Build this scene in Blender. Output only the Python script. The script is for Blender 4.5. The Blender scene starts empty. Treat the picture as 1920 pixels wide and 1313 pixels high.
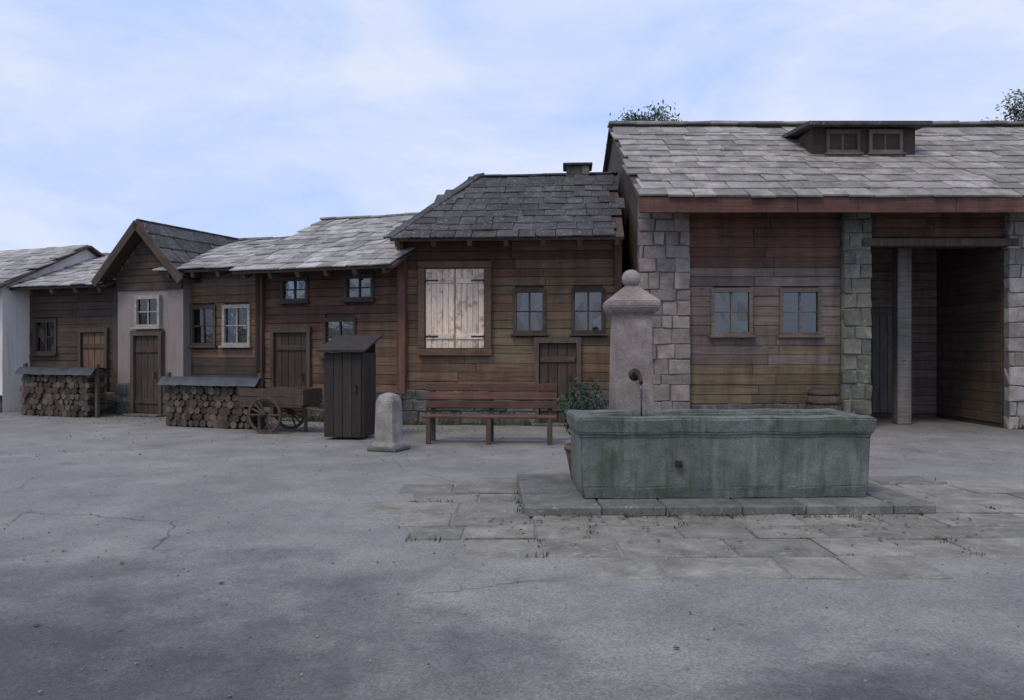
import bpy, bmesh, math, random
from mathutils import Vector, Matrix
R = math.radians
random.seed(7)
S = bpy.context.scene
COL = S.collection

# ------------------------------------------------------------------ camera
cam = bpy.data.cameras.new('camera'); co = bpy.data.objects.new('camera', cam); COL.objects.link(co)
co.location = (0, 0, 1.6); co.rotation_euler = (R(90), 0, 0)
cam.sensor_width = 36; cam.lens = 36 * 1507 / 1920; cam.clip_end = 4000
S.camera = co
# ------------------------------------------------------------------ sky: Nishita behind a broken pale cloud deck
SUN_EL, SUN_AZ = R(56), R(215)   # azimuth clockwise from +Y: behind the camera, to its left
W = bpy.data.worlds.new('World'); S.world = W; W.use_nodes = True
nt = W.node_tree; bg = nt.nodes['Background']
sk = nt.nodes.new('ShaderNodeTexSky'); sk.sky_type = 'NISHITA'; sk.sun_disc = False
sk.sun_elevation = SUN_EL; sk.sun_rotation = SUN_AZ; sk.air_density = 1.0; sk.dust_density = 1.5
tc = nt.nodes.new('ShaderNodeTexCoord')
mp = nt.nodes.new('ShaderNodeMapping'); mp.inputs['Scale'].default_value = (1.0, 1.0, 2.6)
nt.links.new(tc.outputs['Generated'], mp.inputs[0])
n1 = nt.nodes.new('ShaderNodeTexNoise'); n1.inputs['Scale'].default_value = 3.2; n1.inputs['Detail'].default_value = 9; n1.inputs['Roughness'].default_value = .58; n1.inputs['Distortion'].default_value = .35
nt.links.new(mp.outputs[0], n1.inputs['Vector'])
cr = nt.nodes.new('ShaderNodeValToRGB')
cr.color_ramp.elements[0].position = .34; cr.color_ramp.elements[0].color = (4.0, 5.4, 8.4, 1)
cr.color_ramp.elements[1].position = .66; cr.color_ramp.elements[1].color = (6.5, 6.9, 8.3, 1)
nt.links.new(n1.outputs['Fac'], cr.inputs[0])
mx = nt.nodes.new('ShaderNodeMix'); mx.data_type = 'RGBA'; mx.inputs[0].default_value = .93
nt.links.new(sk.outputs[0], mx.inputs[6]); nt.links.new(cr.outputs[0], mx.inputs[7])
nt.links.new(mx.outputs[2], bg.inputs[0]); bg.inputs[1].default_value = .123
L = bpy.data.lights.new('sun', 'SUN'); L.energy = 1.5; L.angle = R(14); L.color = (1, .87, .7)
lo = bpy.data.objects.new('sun', L); COL.objects.link(lo); lo.rotation_euler = (R(90) - SUN_EL, 0, R(180) - SUN_AZ)
S.view_settings.view_transform = 'Standard'; S.view_settings.look = 'None'; S.view_settings.exposure = 0; S.view_settings.gamma = 1

# ------------------------------------------------------------------ materials
class N:
    def __init__(s, name):
        s.m = bpy.data.materials.new(name); s.m.use_nodes = True; s.t = s.m.node_tree
        s.b = s.t.nodes['Principled BSDF']; s.tc = s.t.nodes.new('ShaderNodeTexCoord'); s.oi = s.t.nodes.new('ShaderNodeObjectInfo')
    def new(s, k, **kw):
        n = s.t.nodes.new(k)
        for a, v in kw.items(): setattr(n, a, v)
        return n
    def put(s, sock, v):
        if hasattr(v, 'is_output'): s.t.links.new(v, sock)
        else: sock.default_value = v
    def coord(s, scale=(1, 1, 1), space='Object', rand=True):
        m = s.new('ShaderNodeMapping'); s.put(m.inputs[0], s.tc.outputs[space]); m.inputs['Scale'].default_value = scale
        if rand:
            k = s.math('MULTIPLY', s.oi.outputs['Random'], 37.0)
            c = s.new('ShaderNodeCombineXYZ'); [s.put(c.inputs[i], k) for i in range(3)]
            s.put(m.inputs['Location'], c.outputs[0])
        return m.outputs[0]
    def noise(s, vec, scale, detail=6, rough=.55, dist=0):
        n = s.new('ShaderNodeTexNoise'); s.put(n.inputs['Vector'], vec); n.inputs['Scale'].default_value = scale
        n.inputs['Detail'].default_value = detail; n.inputs['Roughness'].default_value = rough; n.inputs['Distortion'].default_value = dist
        return n.outputs['Fac']
    def vor(s, vec, scale, feature='F1', out='Distance'):
        n = s.new('ShaderNodeTexVoronoi', feature=feature); s.put(n.inputs['Vector'], vec); n.inputs['Scale'].default_value = scale
        return n.outputs[out]
    def ramp(s, fac, *st):
        n = s.new('ShaderNodeValToRGB'); s.put(n.inputs[0], fac); e = n.color_ramp.elements
        while len(e) < len(st): e.new(.5)
        for i, (p, c) in enumerate(st):
            e[i].position = p; e[i].color = (*c, 1) if len(c) == 3 else c
        return n.outputs[0]
    def mix(s, f, a, b, blend='MIX'):
        n = s.new('ShaderNodeMix', data_type='RGBA', blend_type=blend)
        s.put(n.inputs[0], f)
        for i, v in ((6, a), (7, b)): s.put(n.inputs[i], (*v, 1) if isinstance(v, tuple) and len(v) == 3 else v)
        return n.outputs[2]
    def math(s, op, a, b=0.0):
        n = s.new('ShaderNodeMath', operation=op); s.put(n.inputs[0], a); s.put(n.inputs[1], b); return n.outputs[0]
    def bump(s, h, strength, dist=.02, nrm=None):
        n = s.new('ShaderNodeBump'); s.put(n.inputs['Height'], h); n.inputs['Strength'].default_value = strength; n.inputs['Distance'].default_value = dist
        if nrm is not None: s.put(n.inputs['Normal'], nrm)
        return n.outputs[0]
    def done(s, col, rough=.85, nrm=None, **kw):
        s.put(s.b.inputs['Base Color'], (*col, 1) if isinstance(col, tuple) and len(col) == 3 else col)
        s.put(s.b.inputs['Roughness'], rough)
        if nrm is not None: s.put(s.b.inputs['Normal'], nrm)
        for k, v in kw.items(): s.b.inputs[k.replace('_', ' ')].default_value = v
        return s.m
g3 = lambda v: (v, v, v)

def timber(name, c0, c1, c2, grey=.35, axis=0):
    """weathered board: long grain along its own length, per-board tint, knots, greyed streaks"""
    n = N(name)
    sc = [14, 14, 14]; sc[axis] = .7
    v = n.coord(tuple(sc)); gr = n.noise(v, 2.4, 8, .62, .4)
    col = n.ramp(gr, (.28, c0), (.5, c1), (.75, c2))
    bl = n.noise(n.coord((1.2, 1.2, 1.2)), 1.6, 5, .6)
    col = n.mix(n.ramp(bl, (.45, g3(0)), (.75, g3(grey * .7))), col, (.13, .118, .105))
    col = n.mix(1.0, col, n.ramp(n.oi.outputs['Random'], (0, g3(.74)), (.5, g3(.97)), (1, g3(1.2))), 'MULTIPLY')
    ge = n.new('ShaderNodeNewGeometry'); mm = n.new('ShaderNodeMapping'); n.put(mm.inputs[0], ge.outputs['Position']); mm.inputs['Scale'].default_value = (2.2, 2.2, .35)
    ws_ = n.noise(mm.outputs[0], 1.6, 8, .68, .3); col = n.mix(1.0, col, n.ramp(ws_, (.3, g3(.55)), (.5, g3(1)), (.72, g3(1.35))), 'MULTIPLY')
    kn = n.vor(n.coord((1.4, 5, 5)), 1.1)
    col = n.mix(n.ramp(kn, (.05, g3(.7)), (.12, g3(0))), col, (.02, .014, .01))
    return n.done(col, n.ramp(gr, (.3, g3(.7)), (.7, g3(.92))), n.bump(gr, .55, .012))

def stone_mat(name, c0, c1, c2, moss=None, msc=2.0, mth=(.56, .72), tint=.35):
    n = N(name)
    v = n.coord((1, 1, 1)); a = n.noise(v, 3.2, 9, .62, .2); f = n.noise(v, 38, 5, .6)
    col = n.ramp(a, (.3, c0), (.52, c1), (.72, c2))
    col = n.mix(.5, col, n.ramp(f, (.3, g3(.55)), (.7, g3(1.35))), 'MULTIPLY')
    col = n.mix(1.0, col, n.ramp(n.oi.outputs['Random'], (0, g3(1 - tint)), (1, g3(1 + tint))), 'MULTIPLY')
    if moss: col = n.mix(n.ramp(n.noise(n.coord((1, 1, 1)), msc, 7, .65), (mth[0], g3(0)), (mth[1], g3(.85))), col, moss)
    if moss:
        li = n.noise(n.coord((1, 1, 1)), 13, 4, .55, .5); col = n.mix(n.ramp(li, (.62, g3(0)), (.66, g3(.55))), col, (.3, .295, .23))
    h = n.mix(.45, a, f)
    return n.done(col, .88, n.bump(h, .7, .02))

def plaster_mat(name, c0, c1, stain):
    n = N(name)
    v = n.coord((1, 1, 1)); a = n.noise(v, 1.8, 9, .65); f = n.noise(v, 60, 4, .6)
    col = n.mix(a, c0, c1)
    st = n.noise(n.coord((5, 5, .6)), 1.3, 7, .6)
    col = n.mix(n.ramp(st, (.52, g3(0)), (.72, g3(.6))), col, stain)
    return n.done(col, .9, n.bump(n.mix(.4, a, f), .5, .015))

M = {}
M['red_timber'] = timber('red_brown_timber', (.04, .016, .011), (.095, .04, .027), (.16, .078, .05), .3)
M['dark_timber'] = timber('dark_timber', (.022, .015, .011), (.055, .036, .026), (.1, .071, .05), .3)
M['brown_timber'] = timber('brown_timber', (.055, .03, .017), (.13, .074, .043), (.2, .125, .075), .35)
M['honey_timber'] = timber('honey_timber', (.06, .04, .02), (.125, .09, .052), (.19, .14, .088), .25)
M['taupe_timber'] = timber('taupe_timber', (.066, .047, .039), (.135, .102, .086), (.2, .16, .138), .5)
M['grey_timber'] = timber('grey_timber', (.07, .064, .058), (.15, .138, .126), (.24, .22, .2), .6)
M['black_timber'] = timber('black_timber', (.012, .008, .007), (.027, .019, .015), (.05, .036, .028), .1)
M['post_timber'] = timber('post_timber', (.03, .02, .014), (.075, .052, .038), (.13, .095, .07), .3, axis=2)
M['rafter_timber'] = timber('rafter_timber', (.03, .02, .015), (.07, .046, .034), (.12, .082, .06), .25, axis=1)
M['shingle'] = stone_mat('grey_shingle', (.19, .178, .174), (.32, .303, .298), (.45, .428, .42), (.075, .078, .045), 1.9, (.54, .72))
M['slate'] = stone_mat('blue_grey_slate', (.03, .028, .031), (.055, .051, .057), (.1, .094, .1), (.055, .055, .032), 1.7, (.56, .76))
M['slab'] = stone_mat('pale_stone_slab', (.16, .146, .134), (.265, .244, .227), (.37, .343, .32), (.12, .115, .07), 1.7, (.53, .74), .3)
M['rubble'] = stone_mat('rubble_stone', (.05, .047, .044), (.09, .085, .08), (.15, .14, .132), (.05, .055, .035), 1.5, (.6, .8), .4)
M['pier_stone'] = stone_mat('pale_pier_stone', (.13, .108, .097), (.21, .178, .162), (.3, .26, .238), (.12, .115, .09), 1.4, (.6, .85), .25)
M['green_stone'] = stone_mat('green_grey_stone', (.075, .073, .06), (.125, .122, .103), (.19, .186, .16), (.08, .085, .05), 1.5, (.55, .8), .25)
M['trough'] = stone_mat('trough_granite', (.065, .076, .07), (.12, .134, .124), (.19, .204, .19), (.05, .066, .038), 2.2, (.52, .74), 0)
M['column'] = stone_mat('column_sandstone', (.16, .132, .118), (.25, .212, .192), (.34, .295, .27), (.1, .11, .08), 2.2, (.6, .82), 0)
n = N('trough_granite'); v = n.coord(); a = n.noise(v, 3.2, 9, .62, .2); f = n.noise(v, 46, 5, .65)
col = n.ramp(a, (.3, (.07, .078, .07)), (.52, (.128, .138, .125)), (.72, (.2, .21, .19))); col = n.mix(.55, col, n.ramp(f, (.3, g3(.5)), (.7, g3(1.4))), 'MULTIPLY')
st = n.noise(n.coord((7, 7, .5)), 1.5, 7, .65, .2); col = n.mix(n.ramp(st, (.5, g3(0)), (.68, g3(.8))), col, (.035, .048, .03))
col = n.mix(n.ramp(n.noise(n.coord((9, 9, .7)), 1.1, 6), (.58, g3(0)), (.7, g3(.25))), col, (.26, .27, .24))
col = n.mix(n.ramp(n.noise(v, 1.7, 8, .7), (.55, g3(0)), (.7, g3(.7))), col, (.05, .068, .032))
M['trough'] = n.done(col, .8, n.bump(n.mix(.5, a, f), .8, .02))
M['plinth'] = stone_mat('plinth_stone', (.08, .08, .075), (.14, .138, .13), (.21, .205, .19), (.06, .065, .04), 2.5, (.55, .78), .2)
M['paver'] = stone_mat('paver', (.125, .116, .1), (.195, .184, .162), (.275, .26, .232), (.09, .088, .055), 2.2, (.55, .78), .25)
M['mortar'] = stone_mat('mortar', (.09, .085, .08), (.14, .135, .125), (.2, .19, .18))
M['cream'] = plaster_mat('cream_plaster', (.78, .65, .55), (.68, .55, .46), (.46, .36, .28))
n = N('cream_paint'); gr = n.noise(n.coord((.8, 12, 12)), 2, 8, .6, .3); bl = n.noise(n.coord((1.5, 1.5, 1.5)), 2.2, 8, .7)
col = n.ramp(gr, (.3, (.5, .4, .31)), (.5, (.72, .58, .46)), (.75, (.8, .66, .53))); col = n.mix(n.ramp(bl, (.52, g3(0)), (.62, g3(.75))), col, (.22, .165, .12))
col = n.mix(1.0, col, n.ramp(n.oi.outputs['Random'], (0, g3(.82)), (1, g3(1.1))), 'MULTIPLY'); M['cream'] = n.done(col, .75, n.bump(n.mix(.5, gr, bl), .6, .008))
M['white'] = plaster_mat('white_plaster', (.74, .7, .675), (.62, .585, .56), (.3, .28, .26))
M['pink'] = plaster_mat('greyed_pink_plaster', (.26, .215, .205), (.2, .165, .155), (.12, .105, .1))
n = N('window_glass'); nb = n.bump(n.noise(n.coord(), 5, 2), .1, .02); gl = n.new('ShaderNodeBsdfGlossy'); gl.inputs['Roughness'].default_value = .03; n.put(gl.inputs['Normal'], nb)
tr_ = n.new('ShaderNodeBsdfTransparent'); tr_.inputs['Color'].default_value = (.72, .76, .75, 1); fr = n.new('ShaderNodeFresnel'); fr.inputs['IOR'].default_value = 1.65; n.put(fr.inputs['Normal'], nb)
ms_ = n.new('ShaderNodeMixShader'); n.put(ms_.inputs[0], n.math('ADD', n.math('MULTIPLY', fr.outputs[0], 1.2), .03)); n.put(ms_.inputs[1], tr_.outputs[0]); n.put(ms_.inputs[2], gl.outputs[0])
n.put(n.t.nodes['Material Output'].inputs['Surface'], ms_.outputs[0]); M['glass'] = n.m
n = N('frame_paint'); a = n.noise(n.coord((9, 9, 9)), 2, 6); M['frame'] = n.done(n.ramp(a, (.35, (.2, .18, .16)), (.65, (.36, .335, .3))), .7)
n = N('iron'); a = n.noise(n.coord(), 14, 6); M['iron'] = n.done(n.ramp(a, (.4, (.03, .028, .027)), (.65, (.09, .055, .038))), .55, None, Metallic=.7)
n = N('curtain'); a = n.noise(n.coord((30, 2, 1)), 1, 3); M['curtain'] = n.done(n.ramp(a, (.3, (.13, .11, .09)), (.7, (.27, .235, .2))), .95)
n = N('log_bark'); a = n.noise(n.coord((18, 18, 3)), 1, 6); M['bark'] = n.done(n.mix(1.0, n.ramp(a, (.35, (.025, .019, .015)), (.65, (.085, .066, .052))), n.ramp(n.oi.outputs['Random'], (0, g3(.6)), (1, g3(1.5))), 'MULTIPLY'), .95, n.bump(a, .8, .01))
n = N('log_end'); a = n.noise(n.coord(), 30, 4); M['log_end'] = n.done(n.mix(1.0, n.ramp(a, (.35, (.045, .034, .026)), (.65, (.11, .085, .064))), n.ramp(n.oi.outputs['Random'], (0, g3(.45)), (.6, g3(.9)), (1, g3(1.7))), 'MULTIPLY'), .9)
n = N('cover_sheet'); a = n.noise(n.coord(), 5, 5); M['sheet'] = n.done(n.ramp(a, (.35, (.024, .027, .032)), (.65, (.05, .054, .062))), .5, n.bump(a, .4, .03))
n = N('water'); M['water'] = n.done((.02, .035, .036), .04, n.bump(n.noise(n.coord(), 9, 3), .25, .02))
n = N('needles'); M['needle'] = n.done(n.mix(1.0, n.ramp(n.noise(n.coord((1, 1, 1)), 1.2, 4), (.3, (.02, .042, .028)), (.7, (.05, .085, .05))), n.ramp(n.oi.outputs['Random'], (0, g3(.8)), (1, g3(1.15))), 'MULTIPLY'), .8)
n = N('grass'); M['grass'] = n.done(n.ramp(n.noise(n.coord((1, 1, 1), rand=False), 2.5, 4), (.3, (.035, .055, .02)), (.5, (.07, .09, .035)), (.7, (.13, .12, .06))), .8)
n = N('leaf'); M['leaf'] = n.done(n.ramp(n.noise(n.coord((1, 1, 1), rand=False), 1.3, 5), (.3, (.035, .055, .04)), (.7, (.075, .1, .07))), .7)
n = N('dry_leaf'); M['dry_leaf'] = n.done(n.ramp(n.noise(n.coord((1, 1, 1), rand=False), 3, 3), (.35, (.06, .035, .018)), (.65, (.16, .1, .05))), .85)
n = N('terracotta'); a = n.noise(n.coord(), 7, 6); M['clay'] = n.done(n.ramp(a, (.35, (.09, .05, .038)), (.65, (.17, .1, .075))), .85)

def asphalt(name, base, hi):
    n = N(name); v = n.coord((1, 1, 1), rand=False)
    big = n.noise(v, .22, 6, .6, .6); mid = n.noise(v, 1.3, 8, .68); fine = n.noise(v, 55, 3, .7); ag = n.vor(v, 75); ag2 = n.vor(v, 75, 'F1', 'Color')
    col = n.mix(n.ramp(big, (.32, g3(0)), (.68, g3(1))), base, hi)
    col = n.mix(.6, col, n.ramp(mid, (.3, g3(.58)), (.7, g3(1.34))), 'MULTIPLY')
    col = n.mix(.55, col, n.ramp(n.math('ADD', n.math('MULTIPLY', ag2, .7), n.math('MULTIPLY', fine, .4)), (.15, g3(.4)), (.55, g3(1)), (.95, g3(1.75))), 'MULTIPLY')
    # long wandering cracks and their grime
    wv = n.new('ShaderNodeVectorMath', operation='ADD'); n.put(wv.inputs[0], v)
    wn = n.new('ShaderNodeTexNoise'); n.put(wn.inputs['Vector'], v); wn.inputs['Scale'].default_value = 1.1; wn.inputs['Detail'].default_value = 6
    ws = n.new('ShaderNodeVectorMath', operation='SCALE'); n.put(ws.inputs[0], wn.outputs['Color']); ws.inputs['Scale'].default_value = .8
    n.put(wv.inputs[1], ws.outputs[0])
    ck = n.vor(wv.outputs[0], .3, 'DISTANCE_TO_EDGE')
    present = n.ramp(n.noise(v, .35, 3), (.5, g3(0)), (.6, g3(1)))
    line = n.math('MULTIPLY', n.ramp(ck, (.0008, g3(1)), (.004, g3(0))), present)
    col = n.mix(n.math('MULTIPLY', line, .8), col, (.035, .034, .033))
    # oil and water stains with shapes of their own, pale dried dust
    st = n.noise(v, .75, 7, .6, 1.2); col = n.mix(n.ramp(st, (.6, g3(0)), (.7, g3(.42))), col, (.085, .085, .09))
    du = n.noise(n.coord((1, 1, 1), rand=False), .5, 9, .7, .4); col = n.mix(n.ramp(du, (.55, g3(0)), (.78, g3(.5))), col, (.34, .325, .31))
    # light falloff painted into the near asphalt: two darker areas with ragged outlines
    falloff = 0.0
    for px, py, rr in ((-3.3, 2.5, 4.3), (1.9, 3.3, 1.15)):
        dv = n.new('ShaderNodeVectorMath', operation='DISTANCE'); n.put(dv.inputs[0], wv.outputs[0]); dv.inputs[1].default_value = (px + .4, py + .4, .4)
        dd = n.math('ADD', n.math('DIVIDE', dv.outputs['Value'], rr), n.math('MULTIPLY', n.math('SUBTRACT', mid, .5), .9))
        falloff = n.math('MAXIMUM', falloff, n.ramp(dd, (.45, g3(1)), (1.12, g3(0))))
    col = n.mix(n.math('MULTIPLY', falloff, .9), col, n.mix(1.0, col, (.3, .315, .34), 'MULTIPLY'))
    h = n.math('ADD', n.math('MULTIPLY', ag, .5), n.math('SUBTRACT', n.math('MULTIPLY', mid, .6), n.math('MULTIPLY', line, 1.5)))
    return n.done(col, n.ramp(mid, (.3, g3(.62)), (.7, g3(.9))), n.bump(h, .6, .012))
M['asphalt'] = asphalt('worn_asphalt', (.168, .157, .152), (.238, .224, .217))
M['patch'] = asphalt('asphalt_patch_dark', (.066, .067, .07), (.095, .096, .099))
n = N('gravel'); M['gravel'] = n.done(n.ramp(n.noise(n.coord((1, 1, 1), rand=False), 9, 3), (.35, (.1, .1, .1)), (.5, (.2, .195, .19)), (.65, (.33, .32, .3))), .9)

# ------------------------------------------------------------------ building blocks
CACHE = {}
def mesh_from(bm, name, m, smooth=False):
    me = bpy.data.meshes.new(name); bm.to_mesh(me); bm.free()
    if m: me.materials.append(m)
    if smooth:
        for p in me.polygons: p.use_smooth = True
    return me
def link(name, me, parent=None, loc=(0, 0, 0), rot=(0, 0, 0), scale=None):
    o = bpy.data.objects.new(name, me); COL.objects.link(o); o.location = loc; o.rotation_euler = rot
    if scale: o.scale = scale
    o.parent = parent
    return o
def box_mesh(sx, sy, sz, m, bev=.008, var=None, rough=0.0, name='piece'):
    """box centred on origin, chamfered, optionally knocked out of true"""
    q = .02
    key = (round(sx / q), round(sy, 3), round(sz, 3), m.name, bev, var, rough)
    if key in CACHE: return CACHE[key]
    sx = max(q, round(sx / q) * q)
    bm = bmesh.new(); bmesh.ops.create_cube(bm, size=1); bmesh.ops.scale(bm, vec=(sx, sy, sz), verts=bm.verts)
    if rough:
        for v in bm.verts: v.co += Vector([random.uniform(-1, 1) * rough for _ in range(3)])
    if bev: bmesh.ops.bevel(bm, geom=bm.edges[:], offset=bev, segments=1, affect='EDGES', clamp_overlap=True)
    CACHE[key] = me = mesh_from(bm, name, m); return me
def bx(name, parent, x0, x1, y0, y1, z0, z1, m, bev=.008, rot=(0, 0, 0)):
    # long axis snaps to 2 cm in the cache; the exact length is restored by scale
    me = box_mesh(x1 - x0, y1 - y0, z1 - z0, M[m], bev)
    sx = max(.02, round((x1 - x0) / .02) * .02)
    return link(name, me, parent, ((x0 + x1) / 2, (y0 + y1) / 2, (z0 + z1) / 2), rot, ((x1 - x0) / sx, 1, 1))
def poly(name, parent, verts, faces, m, loc=(0, 0, 0)):
    me = bpy.data.meshes.new(name); me.from_pydata(verts, [], faces); me.materials.append(M[m]); me.update()
    return link(name, me, parent, loc)
def thing(name, label, cat, loc=(0, 0, 0), rz=0, group=None):
    o = bpy.data.objects.new(name, None); COL.objects.link(o); o.location = loc; o.rotation_euler = (0, 0, rz)
    o.empty_display_size = .3; o['label'] = label; o['category'] = cat
    if group: o['group'] = group
    return o
def lathe(name, parent, prof, m, loc=(0, 0, 0), seg=20, sq=False, rot=(0, 0, 0), smooth=True):
    bm = bmesh.new(); rings = []
    for r, z in prof:
        rings.append([bm.verts.new((r * math.cos(2 * math.pi * i / seg), r * math.sin(2 * math.pi * i / seg), z)) for i in range(seg)])
    for a, b in zip(rings, rings[1:]):
        for i in range(seg): bm.faces.new((a[i], a[(i + 1) % seg], b[(i + 1) % seg], b[i]))
    bm.faces.new(rings[0][::-1]); bm.faces.new(rings[-1])
    return link(name, mesh_from(bm, name, M[m], smooth), parent, loc, rot)
def tube_mesh(pts, rad, m, seg=10):
    bm = bmesh.new(); rings = []
    for i, p in enumerate(pts):
        p = Vector(p); d = (Vector(pts[min(i + 1, len(pts) - 1)]) - Vector(pts[max(i - 1, 0)])).normalized()
        a = d.cross(Vector((0.31, .2, .93))).normalized(); b = d.cross(a)
        r = rad[i] if isinstance(rad, (list, tuple)) else rad
        rings.append([bm.verts.new(p + (a * math.cos(t) + b * math.sin(t)) * r) for t in [2 * math.pi * k / seg for k in range(seg)]])
    for a, b in zip(rings, rings[1:]):
        for i in range(seg): bm.faces.new((a[i], a[(i + 1) % seg], b[(i + 1) % seg], b[i]))
    bm.faces.new(rings[0][::-1]); bm.faces.new(rings[-1]); bmesh.ops.recalc_face_normals(bm, faces=bm.faces[:])
    return mesh_from(bm, 'tube', m, True)

def spans(x0, x1, cuts):
    out = [(x0, x1)]
    for a, b in cuts:
        nx = []
        for s, e in out:
            if b <= s or a >= e: nx.append((s, e))
            else:
                if a - s > .03: nx.append((s, a))
                if e - b > .03: nx.append((b, e))
        out = nx
    return out

def boards(e, w, z0, z1, y, mats, openings, h=.19, top=None, t=.05):
    """horizontal boards of a timber front, one object each, cut round the openings. mats: [(z_from, material)]"""
    z = z0
    while z < z1 - .04:
        hh = min(h * random.uniform(.9, 1.1), z1 - z)
        if z1 - z - hh < .06: hh = z1 - z
        zc = z + hh / 2
        xa, xb = (0, w) if top is None else top(z + hh)
        if xb - xa > .1:
            cuts = [(a, b) for a, b, c, d in openings if c < z + hh - .02 and d > z + .02]
            for s, f in spans(xa, xb, cuts):
                n = 1 if f - s < 2.6 else (2 if f - s < 5.5 else 3)
                ed = [s] + sorted(s + (f - s) * (k + random.uniform(-.2, .2)) / n for k in range(1, n)) + [f]
                for p, q in zip(ed, ed[1:]):
                    mname = [m for zf, m in mats if max(z0 + .01, zc + random.gauss(0, .22)) >= zf][-1]
                    hq = max(.04, round((hh - .008) / .01) * .01)
                    yy = y + random.uniform(-.009, .009)
                    bx('board', e, p + .004, q - .004, yy - t, yy, zc - hq / 2, zc + hq / 2, mname, .006, (random.uniform(-.015, .015), random.uniform(-.002, .002), 0))
        z += hh

def masonry(e, x0, x1, y, z0, z1, m, openings=(), rh=.26, name='stone', depth=.14):
    for s, f in spans(x0 + .01, x1 - .01, [(a, b) for a, b, c, d in openings if c < z1 - .05 and d > z0 + .3]):
        bx('mortar', e, s, f, y - depth + .035, y - .002, z0 + .002, z1 - .01, 'mortar', 0)
    rows = max(1, round((z1 - z0) / rh)); cuts_ = [z0 + (z1 - z0) * (k + (random.uniform(-.17, .17) if 0 < k < rows else 0)) / rows for k in range(rows + 1)]
    for r in range(rows):
        x = x0 - random.uniform(0, .15); za = cuts_[r]; hh = cuts_[r + 1] - za
        while x < x1 - .02:
            l = random.choice((.22, .3, .38, .46, .56)); xe = min(x + l, x1)
            if x1 - xe < .12: xe = x1
            xs = max(x, x0)
            for s, f in spans(xs, xe, [(a, b) for a, b, c, d in openings if c < za + hh - .03 and d > za + .03]):
                if f - s > .07:
                    me = box_mesh(f - s - .014, depth, round(hh - .014, 2), M[m], .014, random.randint(0, 4), .019)
                    link(name, me, e, ((s + f) / 2, y - depth / 2 + random.uniform(-.018, .018), za + hh / 2), (random.uniform(-.02, .02), random.uniform(-.02, .02), random.uniform(-.02, .02)))
            x = xe

def window(e, x0, x1, z0, z1, y, frame='frame', mull=1, bars=1, curtain=False):
    """frame in the opening with casing, pane, glazing bars and sill as its sub-parts"""
    bm = bmesh.new()
    def add(a, b, c, d, p, q):
        r = bmesh.ops.create_cube(bm, size=1)['verts']
        bmesh.ops.scale(bm, vec=(b - a, d - c, q - p), verts=r); bmesh.ops.translate(bm, vec=((a + b) / 2, (c + d) / 2, (p + q) / 2), verts=r)
    cw = .07
    add(x0 - .05, x0 + cw - .05, -.03, .06, z0, z1); add(x1 - cw + .05, x1 + .05, -.03, .06, z0, z1)
    add(x0 - .052, x1 + .052, -.035, .062, z1 - .02, z1 + .07); add(x0 - .052, x1 + .052, -.035, .062, z0 - .05, z0 + .02)
    f = link('window', mesh_from(bm, 'window', M[frame]), e, (0, y - .05, 0))
    for i in range(mull + 1):
        for k in range(bars + 1):
            wa, wb = x0 + .01 + (x1 - x0 - .02) * i / (mull + 1), x0 + .01 + (x1 - x0 - .02) * (i + 1) / (mull + 1); za, zb = z0 + .01 + (z1 - z0 - .02) * k / (bars + 1), z0 + .01 + (z1 - z0 - .02) * (k + 1) / (bars + 1)
            bx('pane', f, wa, wb, .037, .043, za, zb, 'glass', 0, (random.uniform(-.02, .035), 0, random.uniform(-.03, .03)))
    if curtain:
        for sx in (0, 1): bx('curtain', f, *((x0 + .02, x0 + .02 + (x1 - x0) * .3) if sx == 0 else (x1 - .02 - (x1 - x0) * .3, x1 - .02)), .0435, .05, z0 + .02, z1 - .02, 'curtain', 0)
    for k in range(mull):
        xm = x0 + (x1 - x0) * (k + 1) / (mull + 1); bx('mullion', f, xm - .02, xm + .02, .012, .034, z0 + .02, z1 - .02, frame, .004)
    for k in range(bars):
        zm = z0 + (z1 - z0) * (k + 1) / (bars + 1); bx('glazing_bar', f, x0 + .02, x1 - .02, .018, .0335, zm - .014, zm + .014, frame, .003)
    bx('sill', f, x0 - .1, x1 + .1, -.1, .055, z0 - .1, z0 - .052, frame, .008)
    return f

def door(e, x0, x1, z1, y, m, z0=.06, handle=True):
    bm = bmesh.new()
    for a, b, p, q in ((x0 - .09, x0, z0, z1), (x1, x1 + .09, z0, z1), (x0 - .1, x1 + .1, z1, z1 + .12)):
        r = bmesh.ops.create_cube(bm, size=1)['verts']; bmesh.ops.scale(bm, vec=(b - a, .13, q - p), verts=r); bmesh.ops.translate(bm, vec=((a + b) / 2, -.03, (p + q) / 2), verts=r)
    d = link('door', mesh_from(bm, 'door', M['post_timber']), e, (0, y, 0))
    k = max(3, round((x1 - x0) / .19)); s = (x1 - x0) / k
    for i in range(k):
        me = box_mesh(z1 - z0 - .02, .04, round(s - .01, 3), M[m], .006)
        link('plank', me, d, (x0 + s * (i + .5), .0 + random.uniform(-.004, .004), (z0 + z1) / 2), (0, R(90), 0))
    for zz in (z0 + .3, z1 - .35): bx('rail', d, x0 + .03, x1 - .03, -.05, -.021, zz - .06, zz + .06, 'dark_timber', .005)
    if handle: bx('handle', d, x1 - .14, x1 - .11, -.085, -.05, z0 + .85, z0 + 1.02, 'iron', .008)
    bx('threshold', e, x0 - .14, x1 + .14, y - .3, y + .02, .005, z0 - .004, 'rubble', .012)

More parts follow.
